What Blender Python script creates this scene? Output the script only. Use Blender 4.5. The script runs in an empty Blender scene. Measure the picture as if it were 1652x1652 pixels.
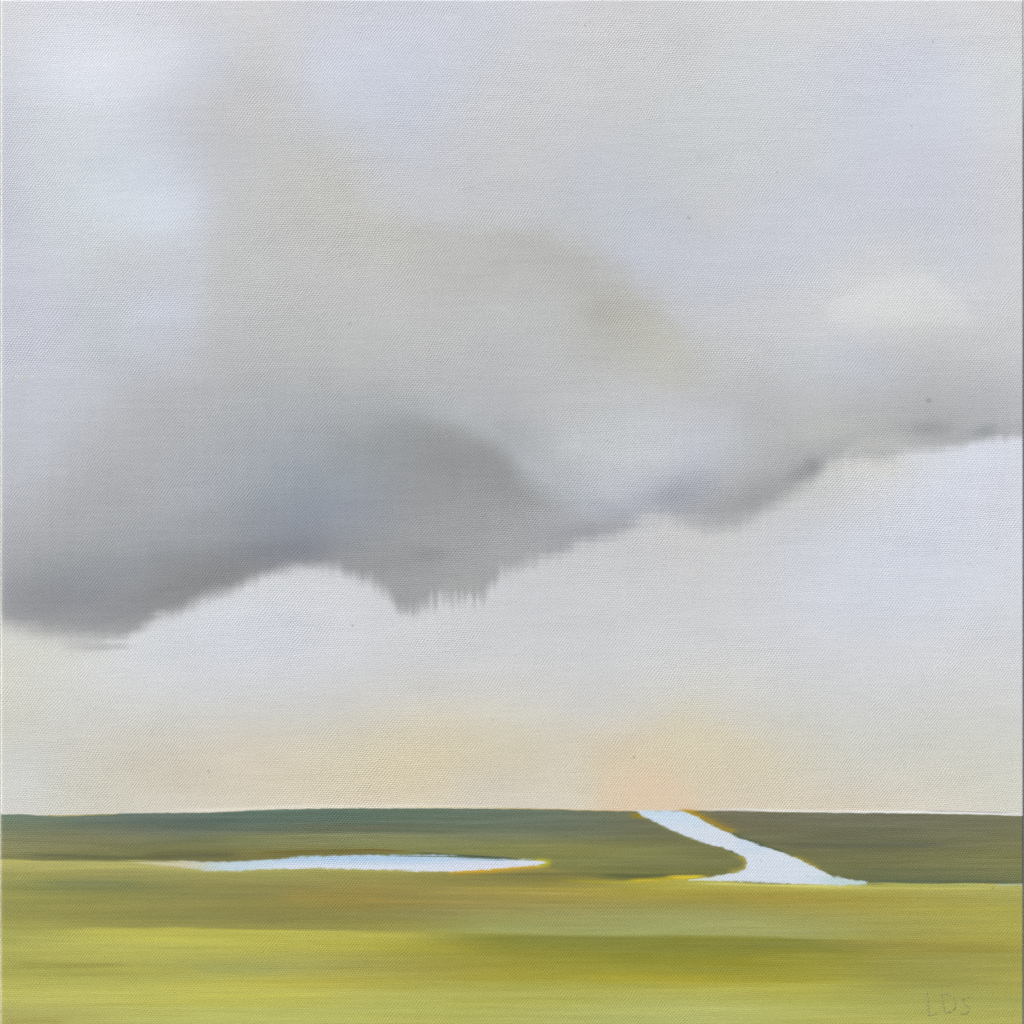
import bpy, math, random
import numpy as np

# ------------------------------------------------------------------ scene, camera, light
scene = bpy.context.scene
C = scene.collection
W_PX = 1652.0
PX = 0.40 / 1646.0                      # metres per photo pixel on the canvas face
HANG = 1.50                             # height of the painting's centre above the pavement

def px2m(px, py):
    """photo pixel -> local metres on the canvas face (x right, z up)"""
    return (np.asarray(px) - 825.5) * PX, (826.0 - np.asarray(py)) * PX

cam_d = bpy.data.cameras.new('camera')
cam = bpy.data.objects.new('camera', cam_d); C.objects.link(cam)
DIST = 1.25
cam.location = (0.5 * PX, -DIST - 0.040, HANG)      # the canvas face stands 40 mm off the wall
cam.rotation_euler = (math.radians(90), 0, 0)
cam_d.sensor_width = 36.0
cam_d.lens = 36.0 * DIST / (W_PX * PX)
cam_d.clip_start = 0.05; cam_d.clip_end = 400.0
scene.camera = cam

SUN_EL, SUN_AZ = math.radians(46), math.radians(-52)     # az measured from straight in front of the wall, minus = from the left
d = (math.sin(SUN_AZ) * math.cos(SUN_EL), -math.cos(SUN_AZ) * math.cos(SUN_EL), math.sin(SUN_EL))   # towards the sun
world = bpy.data.worlds.new('World'); scene.world = world
world.use_nodes = True
nt = world.node_tree
sky = nt.nodes.new('ShaderNodeTexSky'); sky.sky_type = 'NISHITA'; sky.sun_disc = False
sky.sun_elevation = SUN_EL
sky.sun_rotation = math.atan2(d[0], d[1])
sky.dust_density = 4.0
bg = nt.nodes['Background']; bg.inputs['Strength'].default_value = 0.10
nt.links.new(sky.outputs[0], bg.inputs[0])

sun_d = bpy.data.lights.new('sun', 'SUN'); sun_d.energy = 1.5; sun_d.angle = math.radians(10)
sun_d.color = (1.0, 0.945, 0.88)
sun = bpy.data.objects.new('sun', sun_d); C.objects.link(sun)
from mathutils import Vector
sun.rotation_euler = Vector((-d[0], -d[1], -d[2])).to_track_quat('-Z', 'Y').to_euler()

scene.view_settings.view_transform = 'Standard'
scene.view_settings.look = 'None'
scene.view_settings.exposure = 0.6
scene.view_settings.gamma = 1.0
K_RGB = np.array((0.984, 0.940, 0.930))   # daylight on the canvas: pigment = seen colour / K
SHEEN = 0.020                            # what the varnish-like surface reflects on top
scene.cycles.use_denoising = False       # keeps the fine canvas weave, which the denoiser wipes away

# ------------------------------------------------------------------ helpers
def tag(o, label=None, cat=None, kind=None, group=None):
    if label: o['label'] = label
    if cat: o['category'] = cat
    if kind: o['kind'] = kind
    if group: o['group'] = group
    return o

def mesh_obj(name, V, F, mat, parent=None, smooth=False):
    me = bpy.data.meshes.new(name)
    me.from_pydata([tuple(map(float, v)) for v in V], [], F)
    me.update()
    if smooth: me.polygons.foreach_set('use_smooth', [True] * len(me.polygons))
    me.materials.append(mat)
    o = bpy.data.objects.new(name, me); C.objects.link(o)
    if parent: o.parent = parent
    return o

def boxes(lst):
    V, F = [], []
    for (x0, x1, y0, y1, z0, z1) in lst:
        b = len(V)
        V += [(x0,y0,z0),(x1,y0,z0),(x1,y1,z0),(x0,y1,z0),(x0,y0,z1),(x1,y0,z1),(x1,y1,z1),(x0,y1,z1)]
        F += [(b,b+3,b+2,b+1),(b+4,b+5,b+6,b+7),(b,b+1,b+5,b+4),(b+1,b+2,b+6,b+5),(b+2,b+3,b+7,b+6),(b+3,b,b+4,b+7)]
    return V, F

def bevel(o, w, seg=2):
    m = o.modifiers.new('bevel', 'BEVEL'); m.width = w; m.segments = seg; m.limit_method = 'ANGLE'

def mat_new(name):
    m = bpy.data.materials.new(name); m.use_nodes = True
    return m, m.node_tree, m.node_tree.nodes['Principled BSDF']

def N(t, kind, **kw):
    n = t.nodes.new(kind)
    for k, v in kw.items(): setattr(n, k, v)
    return n

def math_n(t, op, a, b=None, c=None):
    n = t.nodes.new('ShaderNodeMath'); n.operation = op
    for i, v in enumerate((a, b, c)):
        if v is None: continue
        if isinstance(v, (int, float)): n.inputs[i].default_value = v
        else: t.links.new(v, n.inputs[i])
    return n.outputs[0]

def noise_n(t, vec, scale, detail=2.0, rough=0.5):
    n = t.nodes.new('ShaderNodeTexNoise'); n.inputs['Scale'].default_value = scale
    n.inputs['Detail'].default_value = detail; n.inputs['Roughness'].default_value = rough
    t.links.new(vec, n.inputs['Vector']); return n.outputs['Fac']

def scaled(t, vec, sx, sy, sz):
    n = t.nodes.new('ShaderNodeVectorMath'); n.operation = 'MULTIPLY'
    n.inputs[1].default_value = (sx, sy, sz); t.links.new(vec, n.inputs[0]); return n.outputs[0]

# ------------------------------------------------------------------ materials
def weave_height(t):
    """plain-weave relief of primed linen, threads 2.4 x 3.2 photo pixels apart, uneven like real yarn"""
    tc = N(t, 'ShaderNodeTexCoord')
    obj = tc.outputs['Object']
    sep = N(t, 'ShaderNodeSeparateXYZ'); t.links.new(obj, sep.inputs[0])
    wob = noise_n(t, obj, 55.0, 3.0); wob2 = noise_n(t, scaled(t, obj, 1.0, 1.0, 1.3), 48.0, 3.0)
    fine = noise_n(t, scaled(t, obj, 1.0, 1.0, 3.0), 520.0, 2.0)
    x = math_n(t, 'ADD', math_n(t, 'MULTIPLY', sep.outputs[0], math.pi / (2.4 * PX)), math_n(t, 'MULTIPLY', wob, 22.0))
    x = math_n(t, 'ADD', x, math_n(t, 'MULTIPLY', fine, 2.8))
    z = math_n(t, 'ADD', math_n(t, 'MULTIPLY', sep.outputs[2], math.pi / (3.2 * PX)), math_n(t, 'MULTIPLY', wob2, 18.0))
    z = math_n(t, 'ADD', z, math_n(t, 'MULTIPLY', fine, 1.9))
    sx = math_n(t, 'SINE', x); sz = math_n(t, 'SINE', z)
    knots = math_n(t, 'MULTIPLY', sx, sz)                         # over-under knots
    rows = math_n(t, 'MULTIPLY', math_n(t, 'MULTIPLY', sz, sz), 1.0)
    mix = noise_n(t, scaled(t, obj, 1.0, 1.0, 1.6), 9.0, 2.0)     # where weft or knots stand out more
    mr = N(t, 'ShaderNodeMapRange'); t.links.new(mix, mr.inputs[0])
    mr.inputs[1].default_value = 0.38; mr.inputs[2].default_value = 0.62
    h = math_n(t, 'ADD', math_n(t, 'MULTIPLY', knots, 0.5),
               math_n(t, 'MULTIPLY', rows, math_n(t, 'MULTIPLY', mr.outputs[0], 0.55)))
    amp = noise_n(t, obj, 300.0, 2.0, 0.6)                        # paint fills the weave unevenly
    h = math_n(t, 'MULTIPLY', h, math_n(t, 'ADD', math_n(t, 'MULTIPLY', amp, 1.5), 0.15))
    patch = noise_n(t, scaled(t, obj, 1.0, 1.0, 1.4), 22.0, 2.0)
    h = math_n(t, 'MULTIPLY', h, math_n(t, 'ADD', math_n(t, 'MULTIPLY', patch, 1.7), 0.05))
    slub = noise_n(t, scaled(t, obj, 1.0, 1.0, 9.0), 260.0, 2.0)
    h = math_n(t, 'ADD', h, math_n(t, 'MULTIPLY', slub, 0.55))
    return obj, h

def paint_material(name, rough, weave, streak, streak_amp):
    """oil paint: pigment laid down per stroke (colour attribute) + bristle streaks + canvas weave relief"""
    m, t, b = mat_new(name)
    att = N(t, 'ShaderNodeAttribute'); att.attribute_name = 'pigment'
    obj, h = weave_height(t)
    s1 = noise_n(t, scaled(t, obj, *streak[0]), 1.0, 3.0, 0.6)
    s2 = noise_n(t, scaled(t, obj, *streak[1]), 1.0, 2.0, 0.5)
    s = math_n(t, 'ADD', math_n(t, 'MULTIPLY', math_n(t, 'ADD', s1, -0.5), streak_amp),
               math_n(t, 'MULTIPLY', math_n(t, 'ADD', s2, -0.5), streak_amp * 0.7))
    s = math_n(t, 'ADD', s, 1.0)
    # weave shading put into the colour: raised yarn a touch paler than the pits
    s = math_n(t, 'ADD', s, math_n(t, 'MULTIPLY', math_n(t, 'ADD', h, -0.25), 0.035))
    mul = N(t, 'ShaderNodeVectorMath'); mul.operation = 'SCALE'
    t.links.new(att.outputs['Color'], mul.inputs[0]); t.links.new(s, mul.inputs['Scale'])
    t.links.new(mul.outputs[0], b.inputs['Base Color'])
    b.inputs['Roughness'].default_value = rough
    b.inputs['Specular IOR Level'].default_value = 0.35
    bump = N(t, 'ShaderNodeBump'); bump.inputs['Strength'].default_value = 1.0
    bump.inputs['Distance'].default_value = weave
    if 'Filter Width' in bump.inputs: bump.inputs['Filter Width'].default_value = 0.3
    hh = math_n(t, 'ADD', h, math_n(t, 'MULTIPLY', s1, 0.8))
    t.links.new(hh, bump.inputs['Height']); t.links.new(bump.outputs[0], b.inputs['Normal'])
    return m

WV = 0.000098
SKY_STREAK = ((60, 1, 500), (420, 1, 90))
LAND_STREAK = ((14, 1, 700), (30, 1, 2600))
M_sky = paint_material('sky_paint', 0.52, WV, SKY_STREAK, 0.035)
M_cloud = paint_material('cloud_paint', 0.50, WV, SKY_STREAK, 0.045)
M_land = paint_material('land_paint', 0.48, WV * 0.9, LAND_STREAK, 0.26)
M_water = paint_material('water_paint', 0.48, WV, LAND_STREAK, 0.05)

def plain(name, col, rough, nscale=30.0, namp=0.1, bump=0.0005):
    m, t, b = mat_new(name)
    tc = N(t, 'ShaderNodeTexCoord'); f = noise_n(t, tc.outputs['Object'], nscale, 6.0, 0.6)
    s = math_n(t, 'ADD', math_n(t, 'MULTIPLY', math_n(t, 'ADD', f, -0.5), namp * 2), 1.0)
    mul = N(t, 'ShaderNodeVectorMath'); mul.operation = 'SCALE'
    mul.inputs[0].default_value = col; t.links.new(s, mul.inputs['Scale'])
    t.links.new(mul.outputs[0], b.inputs['Base Color']); b.inputs['Roughness'].default_value = rough
    bp = N(t, 'ShaderNodeBump'); bp.inputs['Distance'].default_value = bump
    t.links.new(f, bp.inputs['Height']); t.links.new(bp.outputs[0], b.inputs['Normal'])
    return m

M_plaster = plain('wall_plaster', (0.55, 0.56, 0.54), 0.9, 40.0, 0.08, 0.002)
M_pave = plain('paving_stone', (0.30, 0.29, 0.27), 0.85, 12.0, 0.2, 0.003)
M_pine = plain('pine_wood', (0.52, 0.36, 0.20), 0.6, 25.0, 0.15)
M_linen = plain('raw_linen', (0.50, 0.45, 0.36), 0.9, 900.0, 0.2)
M_steel = plain('steel', (0.4, 0.4, 0.42), 0.35)
M_steel.node_tree.nodes['Principled BSDF'].inputs['Metallic'].default_value = 0.9

# ------------------------------------------------------------------ the painter: where each colour lies on the canvas
# every row: y, then (x, r, g, b) in display values as the paint looks in daylight
UP = """
25: 20 212 213 219, 150 212 214 223, 300 209 210 218, 400 205 205 207, 500 205 206 213, 650 203 206 216, 800 204 206 215, 950 205 205 208, 1100 204 205 207, 1300 207 208 210, 1500 208 209 213, 1640 210 210 212
100: 15 206 209 216, 80 214 218 228, 180 220 224 234, 280 212 215 226, 340 199 203 215, 400 198 199 202, 450 199 200 202, 520 203 207 219, 650 200 205 218, 780 200 203 211, 950 203 204 206, 1100 203 204 206, 1230 204 208 211, 1350 203 206 216, 1500 203 207 219, 1640 210 213 215
180: 15 200 204 212, 80 207 211 219, 170 208 213 222, 260 197 201 211, 330 188 189 195, 420 190 190 191, 520 198 202 211, 650 197 202 213, 800 198 200 203, 1000 197 199 202, 1100 199 203 206, 1230 202 206 209, 1400 201 205 216, 1550 204 208 219, 1640 208 211 213
260: 15 197 200 210, 80 202 208 215, 170 202 209 217, 270 200 206 216, 340 191 194 203, 420 187 188 189, 520 187 188 187, 620 193 196 204, 720 193 195 202, 850 192 194 197, 960 188 192 203, 1050 189 195 201, 1150 196 200 203, 1280 200 204 208, 1400 199 203 214, 1550 202 205 214, 1640 206 206 209
340: 15 195 199 210, 80 203 210 216, 170 206 213 221, 270 207 214 225, 330 198 202 212, 400 187 189 191, 520 186 186 184, 620 188 189 190, 720 188 190 193, 850 185 187 189, 960 184 188 196, 1050 184 189 201, 1150 194 197 202, 1280 198 202 212, 1450 199 202 212, 1640 204 204 208
420: 15 193 197 208, 80 198 202 212, 160 197 203 209, 230 195 198 204, 300 193 197 206, 360 185 188 192, 450 183 184 185, 560 184 184 183, 680 182 183 183, 800 177 178 179, 900 177 178 178, 960 178 180 184, 1030 188 192 203, 1120 193 197 209, 1250 198 202 213, 1350 202 205 211, 1430 204 206 209, 1500 202 205 210, 1560 200 203 213, 1640 204 205 207
500: 15 192 196 208, 80 195 199 212, 170 190 197 205, 270 195 200 213, 340 183 187 195, 450 180 181 183, 560 182 183 184, 680 181 182 184, 800 179 181 182, 900 180 182 183, 975 174 173 167, 1040 179 179 173, 1120 190 193 201, 1250 198 200 206, 1350 205 207 208, 1450 211 212 210, 1530 207 209 210, 1600 202 204 208, 1640 205 206 208
580: 15 190 194 206, 60 195 199 212, 170 183 189 199, 270 181 185 196, 350 175 177 181, 450 174 176 178, 560 176 178 180, 680 177 178 180, 800 177 178 180, 900 178 180 181, 1000 178 178 174, 1060 182 182 175, 1120 182 183 177, 1180 188 190 193, 1280 191 195 199, 1380 188 192 202, 1470 182 185 189, 1560 186 188 191, 1640 191 192 195
660: 15 186 190 202, 60 189 193 205, 130 179 183 193, 230 169 171 175, 330 168 171 175, 430 161 167 174, 520 160 165 171, 600 158 163 167, 680 164 169 173, 760 172 174 178, 900 177 179 183, 1000 181 185 189, 1120 182 184 190, 1220 173 176 179, 1320 176 178 178, 1420 172 175 177, 1500 166 168 171, 1600 170 172 176, 1645 176 177 180
730: 15 180 184 194, 60 181 185 197, 130 171 174 181, 230 163 166 170, 330 160 165 173, 420 152 159 170, 500 146 154 165, 580 140 146 152, 640 134 137 139, 720 132 134 135, 780 138 140 141, 820 146 150 153, 870 168 173 177, 940 181 186 190, 1040 190 196 200, 1120 186 190 202, 1200 173 177 181, 1270 164 167 169, 1340 158 161 163, 1450 160 163 164, 1600 160 162 163
800: 15 172 176 186, 100 165 168 173, 230 160 163 167, 330 158 164 174, 420 141 150 161, 500 134 142 155, 580 137 144 155, 660 140 143 146, 760 141 143 145, 820 140 142 144, 860 149 151 154, 910 164 168 178, 980 178 181 191, 1050 171 174 187, 1120 160 163 173, 1200 157 159 161, 1280 160 161 162
870: 15 162 164 169, 100 155 158 162, 200 151 155 159, 300 144 148 152, 400 131 135 142, 500 126 130 141, 580 137 141 145, 660 140 142 144, 760 144 146 148, 860 150 152 155, 950 148 150 155, 1050 150 152 158, 1200 154 155 157
920: 15 152 155 160, 100 141 146 150, 200 136 140 144, 280 123 125 128, 360 118 120 121, 440 128 130 134, 540 136 138 142, 640 140 142 144, 750 148 150 151, 900 152 154 157
970: 15 139 141 145, 80 126 129 134, 160 128 131 136, 230 127 129 131, 400 128 129 131, 640 144 146 148, 760 152 153 154
1012: 20 150 150 149, 60 148 148 147, 150 144 145 145, 230 140 141 141
1045: 20 180 180 174, 100 172 172 170, 160 164 164 163
"""
LOW = """
735: 1400 206 207 205, 1480 208 211 217, 1580 208 213 226, 1645 210 214 224
800: 1250 198 199 199, 1340 201 203 204, 1420 207 210 216, 1500 206 211 224, 1640 210 213 223
870: 1000 197 198 199, 1080 200 200 201, 1200 202 203 205, 1300 203 207 217, 1400 204 209 222, 1500 206 211 224, 1640 210 214 224
950: 380 208 211 216, 500 207 210 216, 560 206 208 213, 850 199 200 203, 1000 202 203 205, 1200 204 205 208, 1350 204 208 220, 1500 206 211 223, 1640 208 212 222
1020: 240 209 212 216, 350 207 211 221, 450 205 209 220, 550 206 208 214, 700 206 207 211, 850 202 204 207, 1050 204 205 207, 1200 205 206 209, 1350 205 208 215, 1500 207 210 217, 1640 208 211 218
1080: 20 208 208 198, 100 210 211 206, 200 209 212 215, 350 205 208 215, 500 205 207 212, 700 204 205 206, 850 204 204 205, 1050 205 206 207, 1250 206 207 208, 1450 207 209 212, 1640 208 210 212
1150: 20 205 204 193, 100 206 206 200, 300 206 206 203, 500 204 203 198, 600 206 203 194, 700 207 203 190, 850 208 205 195, 950 207 205 200, 1050 208 205 194, 1110 211 205 184, 1170 208 205 194, 1300 205 205 201, 1450 205 206 202, 1640 206 206 204
1220: 20 201 202 195, 100 204 202 193, 200 205 200 186, 300 206 199 183, 400 208 199 181, 500 209 202 179, 600 211 202 175, 700 213 202 171, 850 210 201 175, 940 211 200 176, 1030 215 197 167, 1120 212 200 169, 1200 210 201 176, 1300 207 203 187, 1400 205 204 194, 1640 206 206 197
1270: 20 206 207 203, 100 204 203 191, 300 207 199 181, 500 211 200 176, 700 213 202 176, 780 208 201 186, 900 211 202 180, 970 214 201 175, 1050 217 197 169, 1120 214 199 172, 1200 210 200 179, 1350 209 203 189, 1500 208 204 191, 1640 208 207 196
1300: 20 209 208 203, 100 207 205 192, 300 212 206 191, 500 216 207 186, 700 215 205 182, 900 214 206 190, 1000 216 203 177, 1050 218 197 170, 1100 218 198 170, 1200 215 203 182, 1350 214 203 182, 1500 212 207 193, 1640 212 210 199
"""
MARSH = """
1322: 20 100 120 103, 150 98 114 101, 250 92 106 102, 350 84 103 98, 450 84 105 91, 560 84 106 92, 700 88 106 92, 850 94 108 95, 950 98 110 96, 1020 104 111 86, 1150 108 100 74, 1250 102 104 88, 1400 104 106 88, 1600 106 108 86
1345: 20 114 119 92, 150 111 113 88, 300 92 102 90, 450 96 104 87, 560 100 104 86, 700 98 108 89, 850 103 111 90, 950 102 110 91, 1050 100 104 82, 1250 106 106 82, 1400 102 106 82, 1600 108 110 84
1363: 20 128 130 93, 150 122 122 86, 300 118 121 79, 450 128 133 83, 600 132 138 85, 750 127 132 82, 900 125 127 77, 1000 121 123 76, 1100 114 118 76, 1170 108 112 78, 1290 96 98 76, 1400 95 99 78, 1500 102 104 78, 1620 112 114 80
1377: 20 130 130 84, 80 108 112 78, 150 114 115 76, 220 108 112 76, 280 98 101 71, 400 114 112 70, 500 116 110 64, 700 110 116 73, 850 124 128 76, 1000 124 126 74, 1100 112 114 72, 1180 110 113 71, 1330 98 99 69, 1450 107 108 74, 1620 114 117 76
1398: 20 120 120 78, 200 120 120 76, 700 118 120 74, 950 116 120 72, 1100 104 110 70, 1150 110 111 68, 1350 104 108 70, 1500 110 112 74, 1630 118 121 78
1416: 880 120 116 66, 1000 98 104 64, 1060 104 108 66, 1120 112 112 60, 1400 90 99 75, 1550 94 102 70, 1635 104 108 74
"""
FIELD = """
1394: 20 178 172 97, 100 174 169 97, 200 178 173 98, 300 172 168 92, 600 160 158 84, 850 150 144 70
1412: 20 162 160 85, 100 152 149 79, 200 160 153 82, 300 165 159 85, 450 162 161 86, 600 160 157 82, 750 142 134 68, 900 124 118 66, 1000 140 134 64
1427: 20 142 145 79, 80 126 135 85, 150 113 126 84, 220 120 128 84, 300 141 138 73, 400 137 134 76, 560 152 138 68, 700 146 140 76, 850 140 134 70, 950 158 149 70, 1040 176 170 62, 1120 190 184 84, 1220 186 180 84, 1350 188 186 94, 1500 184 181 92, 1630 188 187 108
1436: 300 143 139 75, 600 155 139 66, 900 160 150 70, 1050 170 160 62, 1200 168 156 62, 1350 174 168 74, 1500 176 170 80, 1630 176 172 86
1447: 20 154 152 79, 150 150 148 75, 300 144 140 76, 450 142 138 74, 560 156 138 64, 650 152 140 70, 800 158 144 70, 950 163 149 66, 1100 162 147 56, 1250 161 147 58, 1400 163 151 66, 1600 167 161 77
1470: 20 148 146 77, 150 148 146 77, 300 140 138 75, 450 140 136 72, 560 143 134 67, 700 141 135 74, 850 159 151 80, 1000 162 156 85, 1150 159 158 88, 1300 160 153 77, 1450 168 162 77, 1620 172 168 77
1489: 20 160 156 73, 150 150 147 73, 300 142 138 78, 450 136 132 69, 600 140 136 71, 720 150 149 82, 850 152 154 85, 1000 160 163 96, 1200 162 166 101, 1350 160 160 88, 1480 168 164 81, 1630 172 168 77
1506: 20 172 172 88, 100 182 182 91, 250 186 184 84, 350 188 184 77, 500 182 178 80, 600 174 170 78, 700 160 158 72, 850 152 154 84, 1000 156 160 92, 1200 154 158 92, 1350 160 157 85, 1500 165 158 74, 1630 171 165 73
1520: 20 174 173 88, 100 184 184 92, 250 188 186 85, 400 187 183 78, 520 184 180 78, 620 174 170 68, 720 158 154 62, 850 144 144 66, 950 140 142 66, 1100 136 138 60, 1250 142 142 62, 1400 156 149 68, 1500 160 153 70, 1630 170 164 73
1540: 20 176 174 86, 200 184 182 86, 400 182 178 85, 550 174 170 78, 700 163 157 60, 850 155 149 50, 1000 149 147 53, 1150 146 144 52, 1300 154 150 54, 1450 156 151 70, 1630 168 164 75
1562: 20 168 166 77, 100 160 158 77, 200 172 168 77, 300 168 168 81, 400 161 162 88, 550 166 162 81, 700 160 151 66, 850 160 152 57, 1000 150 148 53, 1150 146 144 53, 1300 151 149 57, 1450 150 148 71, 1550 152 150 79, 1640 169 164 71
1590: 20 186 184 88, 150 188 186 88, 300 192 188 85, 420 196 190 79, 560 186 179 79, 700 173 172 82, 850 168 166 72, 1000 175 168 65, 1150 179 170 61, 1300 175 170 68, 1450 162 160 77, 1550 160 158 79, 1640 168 162 72
1620: 20 184 182 95, 150 186 184 94, 300 192 190 90, 450 190 188 88, 600 184 184 92, 750 176 178 86, 900 178 180 88, 1000 178 182 97, 1150 180 184 107, 1300 180 182 88, 1450 168 170 83, 1640 172 172 86
1646: 20 172 168 90, 60 170 166 86, 150 185 185 98, 300 188 190 98, 450 188 190 98, 700 180 180 88, 900 178 178 92, 1150 180 184 100, 1300 181 181 90, 1640 176 174 88
"""
def parse(s, lift=None):
    out = []
    for line in s.strip().splitlines():
        y, rest = line.split(':')
        for p in rest.split(','):
            v = list(map(float, p.split()))
            out.append((v[0], float(y), *v[1:4]))
    a = np.array(out)
    if lift: a[:, 2:] = lift(a[:, 2:])
    return a

def thin_field(table, gx, gy, ax, lam=0.0, lift=None):
    """smooth pigment field through the colour notes (radial basis, distances squeezed along the brush direction)"""
    P = parse(table, lift); n = len(P)
    px_, py_ = P[:, 0] * ax / 100, P[:, 1] / 100
    D = np.hypot(px_[:, None] - px_[None], py_[:, None] - py_[None])
    A = np.zeros((n + 1, n + 1)); A[:n, :n] = -D - np.eye(n) * lam; A[n, :n] = 1; A[:n, n] = 1
    B = np.zeros((n + 1, 3)); B[:n] = P[:, 2:]
    Wt = np.linalg.solve(A, B)
    cx = gx * ax / 100; cy = gy / 100
    out = np.zeros((len(gy), len(gx), 3)); out += Wt[n]
    for i in range(n):
        d_ = np.sqrt((cx[None] - px_[i]) ** 2 + (cy[:, None] - py_[i]) ** 2 + 0.012)
        out -= d_[..., None] * Wt[i]
    return out

def resample(F, gx, gy, X, Y):
    """smooth (cubic Hermite) interpolation of coarse field F to fine axes X, Y"""
    def axis(c, v):
        t = np.clip((v - c[0]) / (c[1] - c[0]), 0, len(c) - 1.001); i = t.astype(int); f = t - i
        return i, f
    iy, fy = axis(gy, Y); ix, fx = axis(gx, X)
    def cub(a, i, f, ax_):
        n = a.shape[ax_]
        p0 = np.take(a, np.clip(i - 1, 0, n - 1), ax_); p1 = np.take(a, i, ax_)
        p2 = np.take(a, np.clip(i + 1, 0, n - 1), ax_); p3 = np.take(a, np.clip(i + 2, 0, n - 1), ax_)
        sh = [1] * a.ndim; sh[ax_] = len(f); f = f.reshape(sh)
        # B-spline weights smooth the notes into each other, as the brush did
        return (((1 - f) ** 3) * p0 + (3 * f ** 3 - 6 * f ** 2 + 4) * p1 + (-3 * f ** 3 + 3 * f ** 2 + 3 * f + 1) * p2 + f ** 3 * p3) / 6
    return cub(cub(F, iy, fy, 0), ix, fx, 1).astype(np.float32)

rng = np.random.default_rng(7)
def vnoise(X, Y, lx, ly, seed=0, octv=1):
    """value noise with cell lx by ly photo pixels, roughly -1..1"""
    out = np.zeros((len(Y), len(X)), np.float32); a = 1.0; tot = 0
    for k in range(octv):
        r = np.random.default_rng(seed * 131 + k)
        gx = np.arange(-2 * lx, 1700 + 3 * lx, lx); gy = np.arange(-2 * ly, 1700 + 3 * ly, ly)
        F = r.uniform(-1, 1, (len(gy), len(gx), 1))
        out += a * resample(F, gx, gy, X, Y)[..., 0] * 1.6; tot += a; a *= 0.55; lx /= 2; ly /= 2
    return out / tot ** 0.5

def sm(t):
    t = np.clip(t, 0, 1); return t * t * (3 - 2 * t)

def lerp(a, b, m): return a + (b - a) * m[..., None]

def poly_sd(X, Y, pts):
    """signed distance in photo pixels, negative inside"""
    pts = np.array(pts, float)
    xs, ys = X[None, :], Y[:, None]
    dmin = np.full((len(Y), len(X)), 1e9); inside = np.zeros((len(Y), len(X)), bool)
    for i in range(len(pts)):
        ax_, ay = pts[i]; bx, by = pts[(i + 1) % len(pts)]
        ex, ey = bx - ax_, by - ay
        t = np.clip(((xs - ax_) * ex + (ys - ay) * ey) / (ex * ex + ey * ey + 1e-9), 0, 1)
        dmin = np.minimum(dmin, (xs - ax_ - t * ex) ** 2 + (ys - ay - t * ey) ** 2)
        if by != ay:
            inside ^= ((ay > ys) != (by > ys)) & (xs < (bx - ax_) * (ys - ay) / (by - ay) + ax_)
    dd = np.sqrt(dmin); dd[inside] *= -1
    return dd.astype(np.float32)

# painted outlines (photo pixels)
CLOUD_EDGE = [(0,1008),(60,1022),(110,1036),(160,1040),(200,1032),(228,1012),(252,994),(300,977),(350,958),(400,936),(440,918),(480,909),(520,913),(560,924),(600,933),(622,950),(634,970),(646,981),(668,983),(682,972),(696,962),(722,962),(752,970),(778,965),(796,947),(810,925),(832,911),(880,902),(910,892),(930,874),(970,866),(1005,852),(1030,833),(1060,828),(1095,840),(1130,850),(1160,850),(1200,838),(1250,814),(1285,790),(1315,770),(1335,752),(1370,738),(1420,735),(1470,727),(1520,722),(1570,715),(1600,710),(1652,702)]
CLOUD_TOP = [(0,800),(80,720),(150,655),(250,605),(310,560),(318,420),(322,300),(318,200),(345,110),(385,60),(430,62),(465,130),(520,215),(600,330),(680,360),(820,372),(940,372),(1000,430),(1080,520),(1180,590),(1280,580),(1400,560),(1500,535),(1600,545),(1652,560)]
HORIZON = [(0,1313.5),(30,1314),(60,1315.5),(110,1316),(170,1313.5),(220,1312),(330,1311),(400,1308),(440,1306),(500,1305),(560,1304),(640,1304),(700,1304),(830,1305),(900,1306),(960,1308),(1040,1309),(1110,1308.5),(1180,1308.5),(1300,1310.5),(1450,1312),(1560,1313.5),(1652,1316.5)]
FIELD_EDGE = [(0,1386),(60,1388),(140,1389),(210,1388),(240,1391),(400,1396),(650,1397),(870,1398),(905,1406),(960,1415),(1010,1419),(1060,1418),(1100,1416),(1160,1421),(1260,1425),(1390,1425),(1500,1425),(1600,1426),(1652,1427)]
POND = [(226,1393),(238,1389.5),(290,1388.5),(320,1390),(360,1391),(400,1390),(440,1386.5),(475,1382.5),(520,1381),(570,1380),(640,1380),(690,1380),(735,1381.5),(790,1384.5),(840,1386.5),(870,1389),(882,1391.5),(868,1395.5),(830,1399.5),(790,1403),(745,1405.5),(690,1405.5),(620,1404),(560,1402),(510,1400),(470,1401),(420,1402.5),(370,1405),(330,1405),(300,1401.5),(260,1398)]
RIVER = [(1026,1308),(1036,1316),(1058,1327),(1085,1340),(1105,1349),(1135,1359),(1165,1367),(1188,1376),(1203,1385),(1205,1394),(1202,1403),(1190,1408),(1165,1411),(1130,1416),(1112,1420),(1160,1422),(1230,1423),(1300,1427),(1350,1428.5),(1398,1425.5),(1402,1422),(1370,1418),(1342,1413),(1322,1402),(1303,1393),(1282,1382),(1256,1373),(1228,1364),(1206,1357),(1180,1346),(1155,1335),(1134,1324),(1116,1314),(1102,1308)]
CUMULUS = [(1318,520),(1345,484),(1392,456),(1436,441),(1490,441),(1524,462),(1552,495),(1575,530),(1500,540),(1420,545)]

def line(pts, X):
    p = np.array(pts, float); return np.interp(X, p[:, 0], p[:, 1])

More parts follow.
